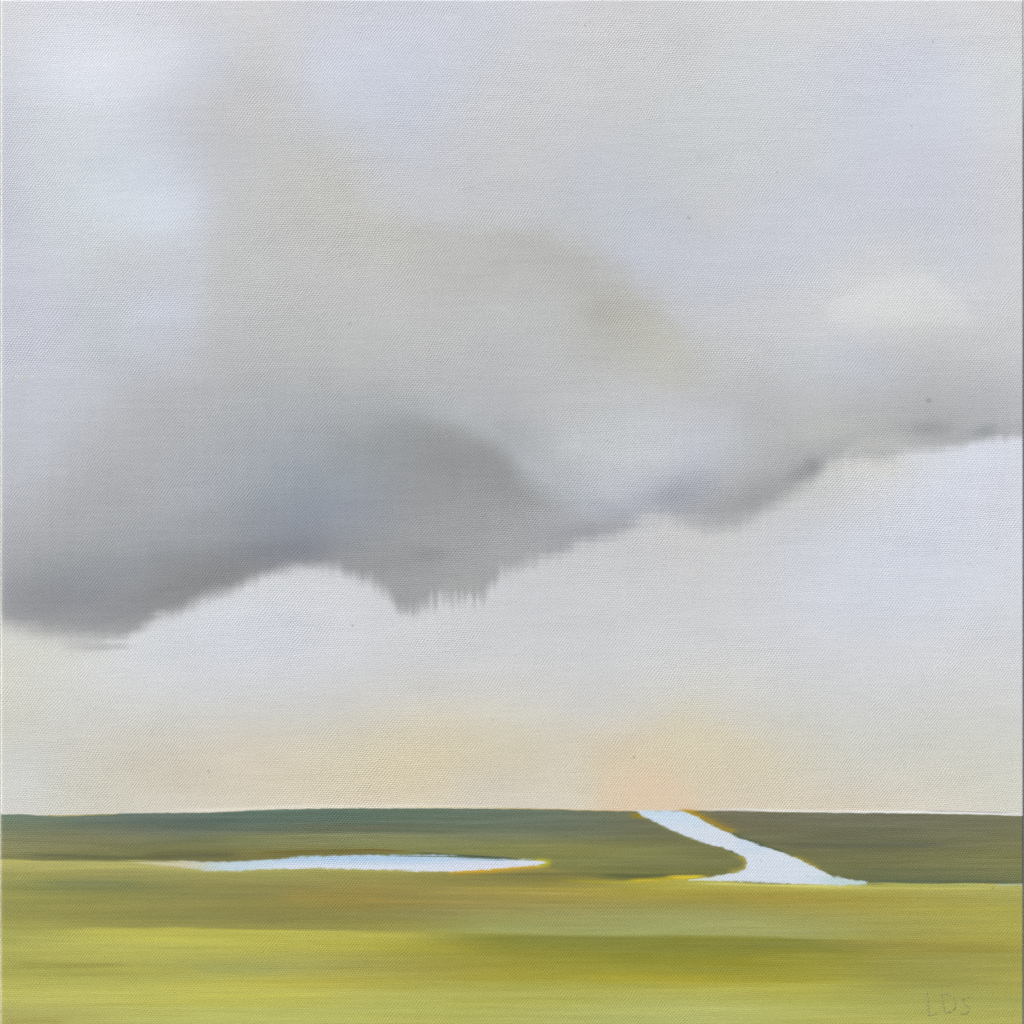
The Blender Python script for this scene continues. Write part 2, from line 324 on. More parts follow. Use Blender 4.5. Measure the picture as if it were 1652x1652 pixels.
# canvas grid in photo pixels: finer rows across the painted land
EDGE_R = 2.4                                              # radius of the turned canvas edge, photo pixels
X0, X1, Y0, Y1 = 0.8, 1650.8, -0.8, 1654.5
_e = EDGE_R * (1 - np.cos(np.linspace(math.radians(90), 0, 7)))[:-1]
def axis_px(a, b, inner):
    th = np.linspace(0, math.pi / 2, 7)[:-1]
    lo = a + EDGE_R * (1 - np.sin(math.pi / 2 - th)) * 0 + EDGE_R * (1 - np.cos(th)) * 0
    lo = a + EDGE_R * (1 - np.cos(th)); lo_d = EDGE_R * (1 - np.sin(th))
    hi = (b - (lo - a))[::-1]; hi_d = lo_d[::-1]
    return np.concatenate([lo, inner, hi]), np.concatenate([lo_d, np.zeros(len(inner)), hi_d])
inner_x = np.linspace(X0 + EDGE_R, X1 - EDGE_R, 1180)
inner_y = np.concatenate([np.linspace(Y0 + EDGE_R, 1296, 860, endpoint=False), np.linspace(1296, 1436, 190, endpoint=False), np.linspace(1436, Y1 - EDGE_R, 170)])
X, DX = axis_px(X0, X1, inner_x)
Y, DY = axis_px(Y0, Y1, inner_y)
gx = np.arange(-24, 1700, 12.0); gy = np.arange(-24, 1700, 12.0)
gyl = np.arange(1290, 1670, 3.0); gxl = np.arange(-24, 1700, 12.0)

XX = np.broadcast_to(X[None, :], (len(Y), len(X))); YY = np.broadcast_to(Y[:, None], (len(Y), len(X)))
def sky_lift(c):
    c = c + 0.25 * np.maximum(200 - c, 0) + 4.0 * np.exp(-((c.mean(-1, keepdims=True) - 186) / 10) ** 2)
    m = c.mean(-1, keepdims=True)                         # the blues are greyed with a little umber
    return np.where(c[..., 2:3] > c[..., 0:1], m + (c - m) * 0.90, c)
up = resample(thin_field(UP, gx, gy, 0.85, 0.02, sky_lift), gx, gy, X, Y)
low = resample(thin_field(LOW, gx, gy, 0.55, 0.02, lambda c: np.where(c[..., 2:3] > c[..., 0:1], c.mean(-1, keepdims=True) + (c - c.mean(-1, keepdims=True)) * 0.78, c.mean(-1, keepdims=True) + (c - c.mean(-1, keepdims=True)) * 0.9)), gx, gy, X, Y)
marsh = resample(thin_field(MARSH, gxl, gyl, 0.13, 0.002, lambda c: c * 0.95 + np.array((17, 15, 12))), gxl, gyl, X, Y)
field = resample(thin_field(FIELD, gxl, gyl, 0.13, 0.002, lambda c: c * 0.985 + np.array((0, 0, 9))), gxl, gyl, X, Y)

# --- sky: the cloud base dragged into the pale sky with horizontal and vertical brush marks
ce = line(CLOUD_EDGE, X)[None, :]
hs = vnoise(X, Y, 80, 3.4, 1, 2); vs = vnoise(X, Y, 5, 60, 2, 2); bl = vnoise(X, Y, 26, 22, 3, 3)
def band(x, a, b, w): return sm((x - a) / w) * (1 - sm((x - b) / w))
drips = band(XX, 500, 812, 90) * 0.4 + 0.6 * band(XX, 625, 800, 30)
drag = np.clip(band(XX, 830, 1060, 40) + 0.8 * band(XX, -50, 240, 40) + 0.25 * band(XX, 1060, 1652, 60), 0, 1)
soft = np.interp(X, [0, 120, 220, 300, 420, 560, 640, 800, 900, 1000, 1120, 1250, 1320, 1420, 1550, 1652], [46, 54, 30, 34, 30, 28, 34, 34, 32, 30, 40, 40, 34, 34, 22, 18])[None, :]
sd = YY - ce + bl * (2.5 + soft * 0.12) + vs * (10 * drips + 2.6) + hs * 8 * drag
m_low = sm(sd / (soft * 1.15) + 0.5)
sky_rgb = lerp(up, low, m_low)

def blob(rgb, cx, cy, rx, ry, col, a, rot=0.0, nz=0.25):
    c, s = math.cos(rot), math.sin(rot)
    u = ((XX - cx) * c + (YY - cy) * s) / rx; v = (-(XX - cx) * s + (YY - cy) * c) / ry
    m = np.exp(-(u * u + v * v) * (1 + nz * bl)) * a
    return lerp(rgb, sky_lift(np.array(col, np.float32)), m)
# dabs and accents in the sky
for b_ in [(470,890,60,16,(118,121,134),.45,-.1), (400,905,90,18,(118,120,121),.35,-.15), (310,935,70,18,(119,121,123),.35,-.25),
           (680,893,26,14,(126,128,130),.6), (672,972,26,18,(140,142,145),.4), (750,745,80,24,(129,131,132),.5,.35), (640,735,70,26,(134,137,138),.3,-.1),
           (815,765,34,26,(134,136,137),.5,.6), (960,848,60,16,(146,149,156),.4,-.08), (1090,800,32,20,(150,154,168),.6,-.3),
           (1218,796,45,22,(146,148,150),.6,-.35), (1312,750,11,9,(138,141,147),.5), (1290,762,18,12,(146,148,152),.5,-.5),
           (1594,691,10,10,(144,150,153),.5), (1502,690,34,12,(150,153,155),.6), (1498,646,5,4,(150,153,156),.8),
           (965,505,26,18,(166,165,157),.45), (1070,600,60,30,(180,181,168),.35,.4), (600,330,40,140,(186,185,178),.3,-.5),
           (1010,640,60,30,(182,186,191),.4), (930,722,18,10,(188,196,198),.5), (1050,735,42,18,(197,203,206),.5), (1160,690,34,30,(184,188,200),.4),
           (885,765,50,14,(172,178,186),.5,.55), (250,350,60,40,(208,216,226),.5), (260,505,50,26,(197,203,215),.5), (180,90,90,60,(219,222,230),.3),
           (1440,495,100,24,(213,214,212),.4), (1560,480,30,24,(200,203,212),.4), (1410,600,45,26,(187,191,202),.5),
           (1350,690,80,20,(182,184,178),.5,-.1), (1420,715,60,14,(190,191,186),.5,-.1), (1430,758,50,16,(208,207,198),.4),
           (90,955,90,16,(124,127,133),.45,.1), (160,998,60,14,(128,131,135),.45,-.1),(60,1055,60,22,(210,210,198),.5), (160,1062,30,8,(212,214,208),.4),
            (1085,1300,50,8,(221,196,168),.3),
           (700,1195,90,40,(214,203,170),.35), (430,1215,80,40,(210,200,182),.3), (1390,985,120,40,(203,208,222),.3),
           (40,1240,34,40,(206,208,206),.5), (39,609,5,5,(190,189,186),.7)]:
    sky_rgb = blob(sky_rgb, *b_)
scum = vnoise(X, Y, 34, 12, 15, 3)
# the big dark lump: its upper right contour is drawn crisply against a paler blue-grey
LUMP = [(430,760),(520,708),(600,678),(650,668),(700,674),(760,694),(805,722),(838,762),(868,792),(915,822),(965,842),(1030,842),(1010,905),(430,905)]
_i = (Y > 600) & (Y < 960); _j = (X > 380) & (X < 1080)
ld = poly_sd(X[_j], Y[_i], LUMP) + bl[np.ix_(_i, _j)] * 5
xs_ = X[_j][None, :]; ys_ = Y[_i][:, None]
ends = sm((xs_ - 560) / 120) * (1 - sm((xs_ - 900) / 100)) * (1 - sm((ys_ - 800) / 50))
inner = sm(-ld / 42 + 0.5) * np.exp(-(np.maximum(-ld - 6, 0) / 55) ** 2) * ends
outer = sm(ld / 42 + 0.5) * np.exp(-(np.maximum(ld - 4, 0) / 34) ** 2) * sm((xs_ - 640) / 120) * (1 - sm((xs_ - 960) / 100)) * (1 - sm((ys_ - 800) / 60))
_s = sky_rgb[np.ix_(_i, _j)]
_s = lerp(_s, np.array((147, 149, 149), np.float32), inner * (0.36 + 0.1 * scum[np.ix_(_i, _j)]))
_w = np.exp(-((xs_ - 850) / 70) ** 2 - ((ys_ - 858) / 36) ** 2) * (ld < 40) * 0.45
_s = lerp(_s, np.array((166, 168, 170), np.float32), _w)
_s = lerp(_s, np.array((181, 188, 192), np.float32), outer * 0.42)
sky_rgb[np.ix_(_i, _j)] = _s
def dab(cx, cy, rx, ry, col, a, rot=0.0):
    global sky_rgb
    c, s = math.cos(rot), math.sin(rot)
    u = ((XX - cx) * c + (YY - cy) * s) / rx; v = (-(XX - cx) * s + (YY - cy) * c) / ry
    sky_rgb = lerp(sky_rgb, np.array(col, np.float32), np.exp(-(u * u + v * v) * (1 + 0.25 * bl)) * a)
for d_ in [(1310,752,18,13,(142,145,149),.65,-.4), (1290,764,22,12,(150,152,155),.5,-.5), (1588,696,24,10,(146,152,154),.6,-.2), (1505,692,36,12,(152,155,157),.6),
           (1230,800,60,18,(158,160,162),.4,-.4), (950,856,60,12,(150,152,156),.45,-.12), (690,895,24,12,(140,142,144),.5), (480,888,55,15,(128,131,142),.55,-.1),
           (330,930,90,15,(134,136,138),.5,-.3), (210,985,70,12,(138,141,144),.45,-.3), (90,975,90,18,(142,145,150),.4), (1498,646,5,4,(150,153,156),.6),
           (1160,840,50,14,(172,173,175),.3), (1085,800,60,20,(158,162,172),.45,-.25), (985,822,40,14,(160,163,174),.4,.2), (1130,770,30,16,(166,170,180),.35),
           (500,835,100,42,(139,146,160),.55,-.3), (440,888,110,20,(130,133,141),.55,-.12), (570,755,90,34,(149,157,162),.5,-.45), (590,840,60,40,(146,151,160),.4),
           (620,905,90,26,(147,149,152),.45), (330,860,90,40,(150,155,162),.35,-.2), (170,930,120,30,(146,149,154),.35)]:
    dab(*d_)
mott = vnoise(X, Y, 70, 50, 5, 3); warm = vnoise(X, Y, 95, 110, 6, 2)
cd = poly_sd(X, Y, CUMULUS) + bl * 7
sky_rgb = lerp(sky_rgb, np.array((214, 216, 216), np.float32), sm(-cd / 26 + 0.5) * (1 - sm((YY - 470) / 75)) * 0.8)
sky_rgb += (mott * 2.1 + hs * 1.1 + vs * 1.1 * band(YY, 560, 900, 120) + scum * 1.4)[..., None] + warm[..., None] * np.array((0.2, 0.1, -1.0), np.float32)

# --- sky contours that the painter left readable
EDGE_IN = poly_sd(X, Y, CLOUD_TOP + [(1652, 1000), (0, 1000)]) + bl * 14 + scum * 8
wc = band(XX, 300, 1080, 60) * (1 - sm((YY - 520) / 110)) * (0.3 + 0.7 * sm((YY - 180) / 200))
sky_rgb += (sm(-EDGE_IN / 60 + 0.5) * np.exp(-(np.maximum(-EDGE_IN, 0) / 95) ** 2) * wc)[..., None] * np.array((-2.2, -2.8, -6.0), np.float32)
sky_rgb += (sm(EDGE_IN / 60 + 0.5) * np.exp(-(np.maximum(EDGE_IN, 0) / 80) ** 2) * wc)[..., None] * np.array((1.0, 2.0, 3.5), np.float32)
dome = np.sqrt(((XX - 1112) / (150 + 30 * sm((XX - 1112) / 60))) ** 2 + ((YY - 1312) / 152) ** 2) + scum * 0.035 + bl * 0.03
sky_rgb = lerp(sky_rgb, np.array((213, 204, 180), np.float32), sm((1.06 - dome) / 0.26) * (0.30 + 0.35 * sm((1310 - YY) / 120)) * 1.0 * (YY > 1100))
dome2 = np.sqrt(((XX - 1040) / 96) ** 2 + ((YY - 1318) / 98) ** 2) + scum * 0.05
sky_rgb = lerp(sky_rgb, np.array((219, 198, 171), np.float32), sm((1.05 - dome2) / 0.45) * 0.7)
sky_rgb = lerp(sky_rgb, np.array((209, 207, 200), np.float32), np.exp(-((XX - 905) / 45) ** 2 - ((YY - 1235) / 50) ** 2) * 0.35)

# --- land
hz = line(HORIZON, X)[None, :] + vnoise(X, Y[:4], 9, 400, 8, 2)[:1] * 0.7
fine_h = vnoise(X, Y, 60, 2.2, 9, 2); long_h = vnoise(X, Y, 240, 5, 10, 2)
rough_e = vnoise(X, Y, 5, 5, 14, 2)
land_edge = line(FIELD_EDGE, X)[None, :]
fw = np.interp(X, [0, 220, 800, 860, 1000, 1080, 1652], [5, 5, 8, 14, 6, 3, 3])[None, :]
m_field = sm((YY - land_edge + fine_h * 2.2) / fw + 0.5)
land_rgb = lerp(marsh, field, m_field)
def stroke(rgb, pts, wpx, col, a, nz=1.0, taper=True):
    """one horizontal brush stroke: pts follow its centre line, wpx is half its thickness"""
    p = np.array(pts, float); x0, x1 = p[0, 0], p[-1, 0]
    j = (X > x0 - 30) & (X < x1 + 30); yc = line(pts, X[j])
    i = (Y > p[:, 1].min() - 6 * wpx - 4) & (Y < p[:, 1].max() + 6 * wpx + 4)
    if not i.any(): return rgb
    L = (x1 - x0)
    end = sm((X[j] - x0) / (0.22 * L if taper else 6) ) * (1 - sm((X[j] - x1) / (0.22 * L if taper else 6) + 1))
    dy = Y[i][:, None] - yc[None, :] + fine_h[np.ix_(i, j)] * 0.7 * nz
    m = np.exp(-(dy / wpx) ** 2) * end[None, :] * a * (1 + 0.35 * nz * fine_h[np.ix_(i, j)])
    sub = rgb[np.ix_(i, j)]; col = np.array(col, np.float32); col = col + 0.09 * np.maximum(150 - col, 0)
    rgb[np.ix_(i, j)] = lerp(sub, np.array(col, np.float32), np.clip(m, 0, 1))
    return rgb
for s_ in [([(30,1379),(90,1380),(200,1383),(260,1385)],2.6,(90,98,70),.7), ([(222,1381),(300,1379),(400,1378)],5.0,(88,94,66),.75),
           ([(400,1376),(520,1372),(600,1371),(680,1375)],1.5,(112,92,36),.85), ([(420,1379),(560,1375),(660,1377)],2.4,(104,98,56),.6),
           ([(660,1375),(760,1381),(850,1386)],1.6,(66,82,68),.9), ([(230,1379),(330,1377),(430,1375)],1.2,(140,124,70),.5),
           ([(40,1329),(300,1324),(600,1320)],4,(84,100,92),.4), ([(440,1333),(600,1334),(720,1333)],2,(112,106,74),.45),
           ([(300,1352),(520,1350),(760,1354)],6,(144,146,92),.5), ([(1180,1330),(1260,1336),(1360,1338)],5,(112,110,84),.5),
           ([(1230,1364),(1380,1365),(1560,1362)],4,(90,94,76),.6), ([(1300,1390),(1400,1386),(1500,1388)],3,(116,112,78),.35),
           ([(1340,1402),(1500,1403),(1640,1404)],2.4,(94,98,68),.5), ([(1380,1421),(1500,1421.5),(1652,1422)],2,(84,98,80),.6),
           ([(960,1411),(1040,1413),(1090,1413)],2.6,(84,92,60),.7), ([(700,1410),(840,1411),(960,1410)],2.4,(104,104,64),.5),
           ([(1000,1420.5),(1060,1418),(1110,1415.5),(1150,1414)],2.4,(218,194,48),1.0), ([(1070,1414.5),(1100,1413),(1140,1412.5)],1.2,(196,176,60),.8),
           ([(900,1420),(1000,1424),(1100,1424)],1.8,(186,172,58),.6), ([(1100,1424.5),(1200,1427),(1300,1430),(1420,1430)],1.8,(206,204,116),.8),
           ([(1370,1428),(1480,1427.5),(1600,1430)],1.8,(160,172,96),.6), ([(1260,1432),(1420,1433),(1652,1433)],1.5,(200,196,112),.6),
           ([(60,1426),(150,1427),(240,1425)],4,(120,130,84),.45), ([(20,1405),(60,1402),(230,1398)],3,(186,180,100),.4),
           ([(90,1394),(180,1396),(300,1404),(420,1406)],2,(182,176,98),.5), ([(700,1432),(900,1434),(1040,1436)],2,(176,164,70),.5),
           ([(620,1441),(820,1440),(1000,1444)],2.2,(178,158,84),.45), ([(560,1452),(700,1455),(900,1460)],2,(168,146,78),.4),
           ([(860,1505),(1000,1509),(1200,1511),(1340,1512)],3,(134,134,58),.55), ([(880,1495),(1060,1499),(1300,1501)],4,(164,168,102),.4),
           ([(240,1497),(380,1500),(520,1501)],2.2,(196,180,62),.6), ([(1040,1515),(1180,1518),(1330,1518)],3,(124,122,48),.4),
           ([(1380,1518),(1500,1521),(1620,1520)],4,(156,142,58),.5), ([(0,1552),(100,1556),(220,1556)],4,(152,148,68),.5),
           ([(300,1563),(380,1563),(470,1562)],7,(156,160,92),.4), ([(940,1574),(1060,1577),(1180,1576)],5,(172,162,56),.4),
           ([(1420,1580),(1520,1582),(1600,1580)],4,(148,144,68),.5), ([(1000,1600),(1120,1603),(1260,1604)],3,(182,178,96),.4),
           ([(0,1648),(60,1647),(110,1648)],4,(158,152,78),.6), ([(820,1462),(960,1466),(1140,1468)],6,(160,158,88),.3),
           ([(440,1448),(560,1446),(640,1448)],8,(164,142,66),.35), ([(1180,1450),(1260,1450),(1330,1450)],6,(176,154,72),.35),
           ([(60,1520),(240,1518),(420,1520)],5,(192,190,90),.4), ([(260,1606),(420,1606),(560,1606)],5,(198,194,84),.4)]:
    land_rgb = stroke(land_rgb, *s_)
def step_edge(rgb, pts, up_col, up_d, lo_col, lo_d, a, w):
    """two broad strokes meeting along a line: each colour strongest at the seam"""
    p = np.array(pts, float); x0, x1 = p[0, 0], p[-1, 0]
    sd_ = YY - line(pts, X)[None, :] + fine_h * 1.4 + long_h * 1.2
    e = (sm((XX - x0) / 110) * (1 - sm((XX - x1) / 110 + 1))) * a
    lo_m = sm(sd_ / w + 0.5)
    up_m = (1 - lo_m) * np.exp(-(np.minimum(sd_, 0) / up_d) ** 2) * e
    lo_m = lo_m * np.exp(-(np.maximum(sd_, 0) / lo_d) ** 2) * e
    return lerp(lerp(rgb, np.array(up_col, np.float32), up_m), np.array(lo_col, np.float32), lo_m)
land_rgb = step_edge(land_rgb, [(700,1506),(860,1508),(1000,1510),(1150,1511),(1300,1514),(1450,1519)], (162,166,104), 22, (133,134,62), 26, .75, 7)
land_rgb = step_edge(land_rgb, [(1280,1516),(1450,1519),(1560,1521),(1652,1524),(1700,1525)], (168,163,84), 16, (152,142,70), 18, .6, 10)
land_rgb = step_edge(land_rgb, [(60,1498),(250,1497),(420,1500),(560,1503),(720,1506)], (144,140,78), 20, (190,186,88), 16, .65, 7)
land_rgb = step_edge(land_rgb, [(-200,1388),(0,1388),(120,1388),(230,1389),(330,1390)], (112,114,78), 7, (180,176,102), 10, .6, 4)
land_rgb = step_edge(land_rgb, [(700,1583),(860,1582),(1000,1586),(1150,1590),(1300,1588),(1420,1584)], (168,160,60), 16, (178,178,92), 14, .4, 14)
land_rgb += (long_h * 3.4 + fine_h * (2.4 + 2.0 * (1 - m_field)))[..., None] + (vnoise(X, Y, 22, 3, 16, 2) * 1.6)[..., None] + vnoise(X, Y, 160, 9, 12, 2)[..., None] * (0.35 + 0.65 * m_field[..., None]) * np.array((3.0, 1.4, -2.4), np.float32)

m_land = sm((YY - hz) / 2.2 + 0.5)
rgb = lerp(sky_rgb, land_rgb, m_land)
# pale line scraped along the horizon, ochre underpainting showing on it
def hline(x0, x1, dy, w, col, a):
    global rgb
    pts = [(x, float(np.interp(x, *np.array(HORIZON).T)) + dy) for x in np.linspace(x0, x1, 14)]
    rgb = stroke(rgb, pts, w, col, a, 0.6)
hline(200, 860, -3.8, 2.6, (228,222,208), .75); hline(1090, 1720, -2.2, 1.9, (231,231,230), .95); hline(1180, 1660, -5.4, 1.6, (222,212,196), .5)
hline(780, 1040, -0.4, 1.0, (182,148,78), .6); hline(60, 200, 0.3, 1.0, (176,160,80), .7); hline(1480, 1640, -4.0, 1.0, (168,170,176), .8); hline(640, 860, -1.6, 1.0, (208,190,140), .5)
hline(1080, 1240, -0.5, 1.2, (120,108,92), .5)

# water
def fill_poly(rgb, pts, w, colfun, pad=12, fade=None):
    p = np.array(pts); i = (Y > p[:, 1].min() - pad) & (Y < p[:, 1].max() + pad); j = (X > p[:, 0].min() - pad) & (X < p[:, 0].max() + pad)
    dd = poly_sd(X[j], Y[i], pts) + fine_h[np.ix_(i, j)] * 1.5 + rough_e[np.ix_(i, j)] * 1.1
    m = sm(-dd / w + 0.5)
    if fade: m = m * sm((X[j] - fade[0]) / (fade[1] - fade[0]) )[None, :]
    sub = rgb[np.ix_(i, j)]; col = colfun(XX[np.ix_(i, j)], YY[np.ix_(i, j)], dd)
    rgb[np.ix_(i, j)] = sub + (col - sub) * m[..., None]
    return rgb
def halo(rgb, pts, w, col, a, xr, yr):
    p = np.array(pts); i = (Y > yr[0]) & (Y < yr[1]); j = (X > xr[0]) & (X < xr[1])
    dd = poly_sd(X[j], Y[i], pts) + fine_h[np.ix_(i, j)] * 1.2
    xs = X[j]; fx = sm((xs - xr[0]) / 14) * (1 - sm((xs - xr[1]) / 14 + 1))
    ys = Y[i]; fy = sm((ys - yr[0]) / 5) * (1 - sm((ys - yr[1]) / 5 + 1))
    m = np.exp(-(np.maximum(dd, 0) / w) ** 2) * a * fx[None, :] * fy[:, None]
    sub = rgb[np.ix_(i, j)]; rgb[np.ix_(i, j)] = lerp(sub, np.array(col, np.float32), np.clip(m, 0, 1)); return rgb
rgb = halo(rgb, RIVER, 8.5, (180,146,44), .9, (1092, 1196), (1303, 1346))
rgb = halo(rgb, RIVER, 11.0, (158,134,40), .85, (990, 1050), (1309, 1323))
rgb = halo(rgb, RIVER, 4.0, (128,128,84), .6, (1030, 1200), (1318, 1384))
rgb = halo(rgb, RIVER, 6.0, (166,156,84), .95, (1170, 1216), (1372, 1416))
rgb = halo(rgb, RIVER, 4.5, (84,96,74), .7, (1170, 1270), (1340, 1384))
rgb = halo(rgb, RIVER, 5.0, (158,148,74), .8, (1264, 1330), (1378, 1416))
rgb = halo(rgb, POND, 5.5, (206,164,58), .95, (715, 890), (1393, 1418))
rgb = halo(rgb, POND, 7.0, (178,174,62), .95, (856, 912), (1382, 1402))
rgb = halo(rgb, POND, 4.0, (178,172,96), .5, (300, 740), (1398, 1416))
def river_col(x, y, dd):
    t = sm((y - 1308) / 40); base = np.stack([196 + 12 * t, 214 + 3 * t, 229 - 1 * t], -1)
    e = sm((x - 1290) / 80) * sm((y - 1408) / 10)
    base = base + (np.array((184,205,205)) - base) * (e * .8)[..., None]
    e2 = (1 - sm((x - 1112) / 70)) * sm((y - 1404) / 8)
    base = base + (np.array((210,214,186)) - base) * (e2 * .8)[..., None]
    e3 = band(x, 1180, 1230, 20) * band(y, 1346, 1372, 8)
    return base + (np.array((190,208,226)) - base) * (e3 * .4)[..., None]
def pond_col(x, y, dd):
    tx = sm((x - 270) / 110); t2 = sm((x - 640) / 200)
    low_ = sm((y - 1384) / 16)
    blue = np.stack([176 + 34 * low_, 202 + 16 * low_, 226 + 4 * low_], -1)
    pale = np.stack([204 + 8 * low_, 214 + 2 * low_, 227 + 1 * low_], -1)
    c = blue + (pale - blue) * t2[..., None]
    c = c + (np.array((188,208,216)) - c) * ((1 - sm((x - 390) / 90)) * .8)[..., None]
    return np.array((196,190,160)) + (c - np.array((196,190,160))) * tx[..., None]
rgb = fill_poly(rgb, RIVER, 3.8, river_col)
rgb = fill_poly(rgb, POND, 4.2, pond_col, fade=(215, 310))
rgb = stroke(rgb, [(205,1390.5),(250,1392.5),(300,1396),(340,1398)], 2.6, (205,200,172), .65)
rgb = stroke(rgb, [(720,1384.5),(770,1387),(830,1389)], 1.2, (150,180,200), .6)
rgb = stroke(rgb, [(612,1380.5),(720,1382),(850,1387.5)], 1.1, (78,98,88), .7)
rgb = stroke(rgb, [(1600,1428.5),(1640,1427),(1680,1426)], 1.6, (178,194,186), .6)
# light caught by the turned left edge, painted in as a paler strip
ed = np.exp(-((XX - X0) / 4.0) ** 2) * 0.35
rgb = lerp(rgb, np.array((226,230,226), np.float32), ed * (YY < 1310) + ed * 0.35 * (YY >= 1310))
# a few specks of grit in the paint
r_ = random.Random(5)
for k in range(22):
    cx, cy = r_.uniform(20, 1630), r_.uniform(20, 1640)
    j = np.abs(X - cx) < 8; i = np.abs(Y - cy) < 8
    m = np.exp(-(((XX[np.ix_(i, j)] - cx) / r_.uniform(1.0, 1.9)) ** 2 + ((YY[np.ix_(i, j)] - cy) / r_.uniform(1.0, 2.2)) ** 2)) * r_.uniform(.2, .5)
    s = rgb[np.ix_(i, j)]; rgb[np.ix_(i, j)] = s * (1 - m[..., None] * 0.5)

TARGET = rgb.copy()
v = np.clip(rgb / 255.0, 0.01, 1.0)
lin = np.where(v <= 0.04045, v / 12.92, ((v + 0.055) / 1.055) ** 2.4)
pig = np.clip((lin - SHEEN) / K_RGB, 0.004, 0.86).astype(np.float32)

# ------------------------------------------------------------------ the painting object
THICK = 0.019
painting = bpy.data.objects.new('landscape_painting', None); C.objects.link(painting)
painting.location = (0, -0.021, HANG)                     # the empty sits at the middle of the canvas back
tag(painting, 'unframed square oil painting of a marsh landscape under grey storm clouds on stretched canvas', 'painting')

mx, mz = px2m(X, Y)
# very slight sag and ripple of the cloth between the bars
rip = vnoise(X, Y, 420, 420, 20, 2) * 0.00010
VX = np.broadcast_to(mx[None, :], rip.shape); VZ = np.broadcast_to(mz[:, None], rip.shape)
EDm = (np.maximum(DX[None, :], 0) + np.maximum(DY[:, None], 0)) * PX
inn = sm(np.minimum(np.minimum(XX - X0, X1 - XX), np.minimum(YY - Y0, Y1 - YY)) / 60)
VY = -THICK + np.minimum(EDm, EDGE_R * PX) + rip * inn
nY, nX = rip.shape
# which passage each grid cell belongs to
cx_ = 0.5 * (X[1:] + X[:-1]); cy_ = 0.5 * (Y[1:] + Y[:-1])
CX = np.broadcast_to(cx_[None, :], (nY - 1, nX - 1)); CY = np.broadcast_to(cy_[:, None], (nY - 1, nX - 1))
region = np.zeros((nY - 1, nX - 1), int)                                     # 0 sky
mc = m_low[:-1, :-1]
region[(mc < 0.5) & (CY > line(CLOUD_TOP, cx_)[None, :])] = 1                 # storm cloud
cum = poly_sd(cx_, cy_, CUMULUS); region[cum < 0] = 2                         # pale cumulus
land = CY > line(HORIZON, cx_)[None, :]
fld = CY > line(FIELD_EDGE, cx_)[None, :]
region[land & ~fld & (CX < 1140)] = 3; region[land & ~fld & (CX >= 1140)] = 4
# split the marsh either side of the river's middle line
mid = np.interp(cy_, [1308, 1340, 1370, 1400, 1430], [1070, 1130, 1225, 1260, 1270])[:, None]
region[land & ~fld] = np.where(CX < mid, 3, 4)[land & ~fld]
region[land & fld] = 5
region[poly_sd(cx_, cy_, POND) < 0] = 6
region[(poly_sd(cx_, cy_, RIVER) < 0) & land] = 7

allV = np.stack([VX, VY, VZ], -1).reshape(-1, 3).astype(np.float32)
allC = np.concatenate([pig.reshape(-1, 3), np.ones((nX * nY, 1), np.float32)], 1)
ii, jj = np.meshgrid(np.arange(nY - 1), np.arange(nX - 1), indexing='ij')
Q = np.stack([ii * nX + jj, (ii + 1) * nX + jj, (ii + 1) * nX + jj + 1, ii * nX + jj + 1], -1)

def np_mesh(name, V, Q, Cc, mat, parent):
    used, inv = np.unique(Q.reshape(-1), return_inverse=True)
    me = bpy.data.meshes.new(name)
    me.vertices.add(len(used)); me.vertices.foreach_set('co', V[used].reshape(-1))
    me.loops.add(Q.size); me.loops.foreach_set('vertex_index', inv.astype(np.int32).reshape(-1))
    n = len(Q); me.polygons.add(n)
    me.polygons.foreach_set('loop_start', np.arange(0, n * 4, 4, dtype=np.int32))
    me.polygons.foreach_set('use_smooth', np.ones(n, bool))
    me.update(calc_edges=True)
    if Cc is not None:
        a = me.attributes.new('pigment', 'FLOAT_COLOR', 'POINT'); a.data.foreach_set('color', Cc[used].astype(np.float32).reshape(-1))
    me.materials.append(mat)
    o = bpy.data.objects.new(name, me); C.objects.link(o); o.parent = parent
    return o

names = [('painted_sky', M_sky, 'pale grey and cream sky thinly painted over the canvas weave'),
         ('painted_storm_cloud', M_cloud, 'heavy grey cloud with a dark ragged base brushed across the sky'),
         ('painted_pale_cloud', M_cloud, 'small soft cream cloud top at the right of the sky'),
         ('painted_marsh_bank', M_land, 'dark green marsh on the left of the river'),
         ('painted_marsh_bank', M_land, 'dark olive marsh on the right of the river'),
         ('painted_meadow', M_land, 'yellow green foreground grass in broad horizontal strokes'),
         ('painted_pond', M_water, 'long thin pale blue pond with an ochre lower rim'),
         ('painted_river', M_water, 'pale blue river bending from the horizon to the meadow')]
for k, (nm, mt, lb) in enumerate(names):
    o = np_mesh(nm, allV, Q[region == k], allC, mt, painting); o['label'] = lb

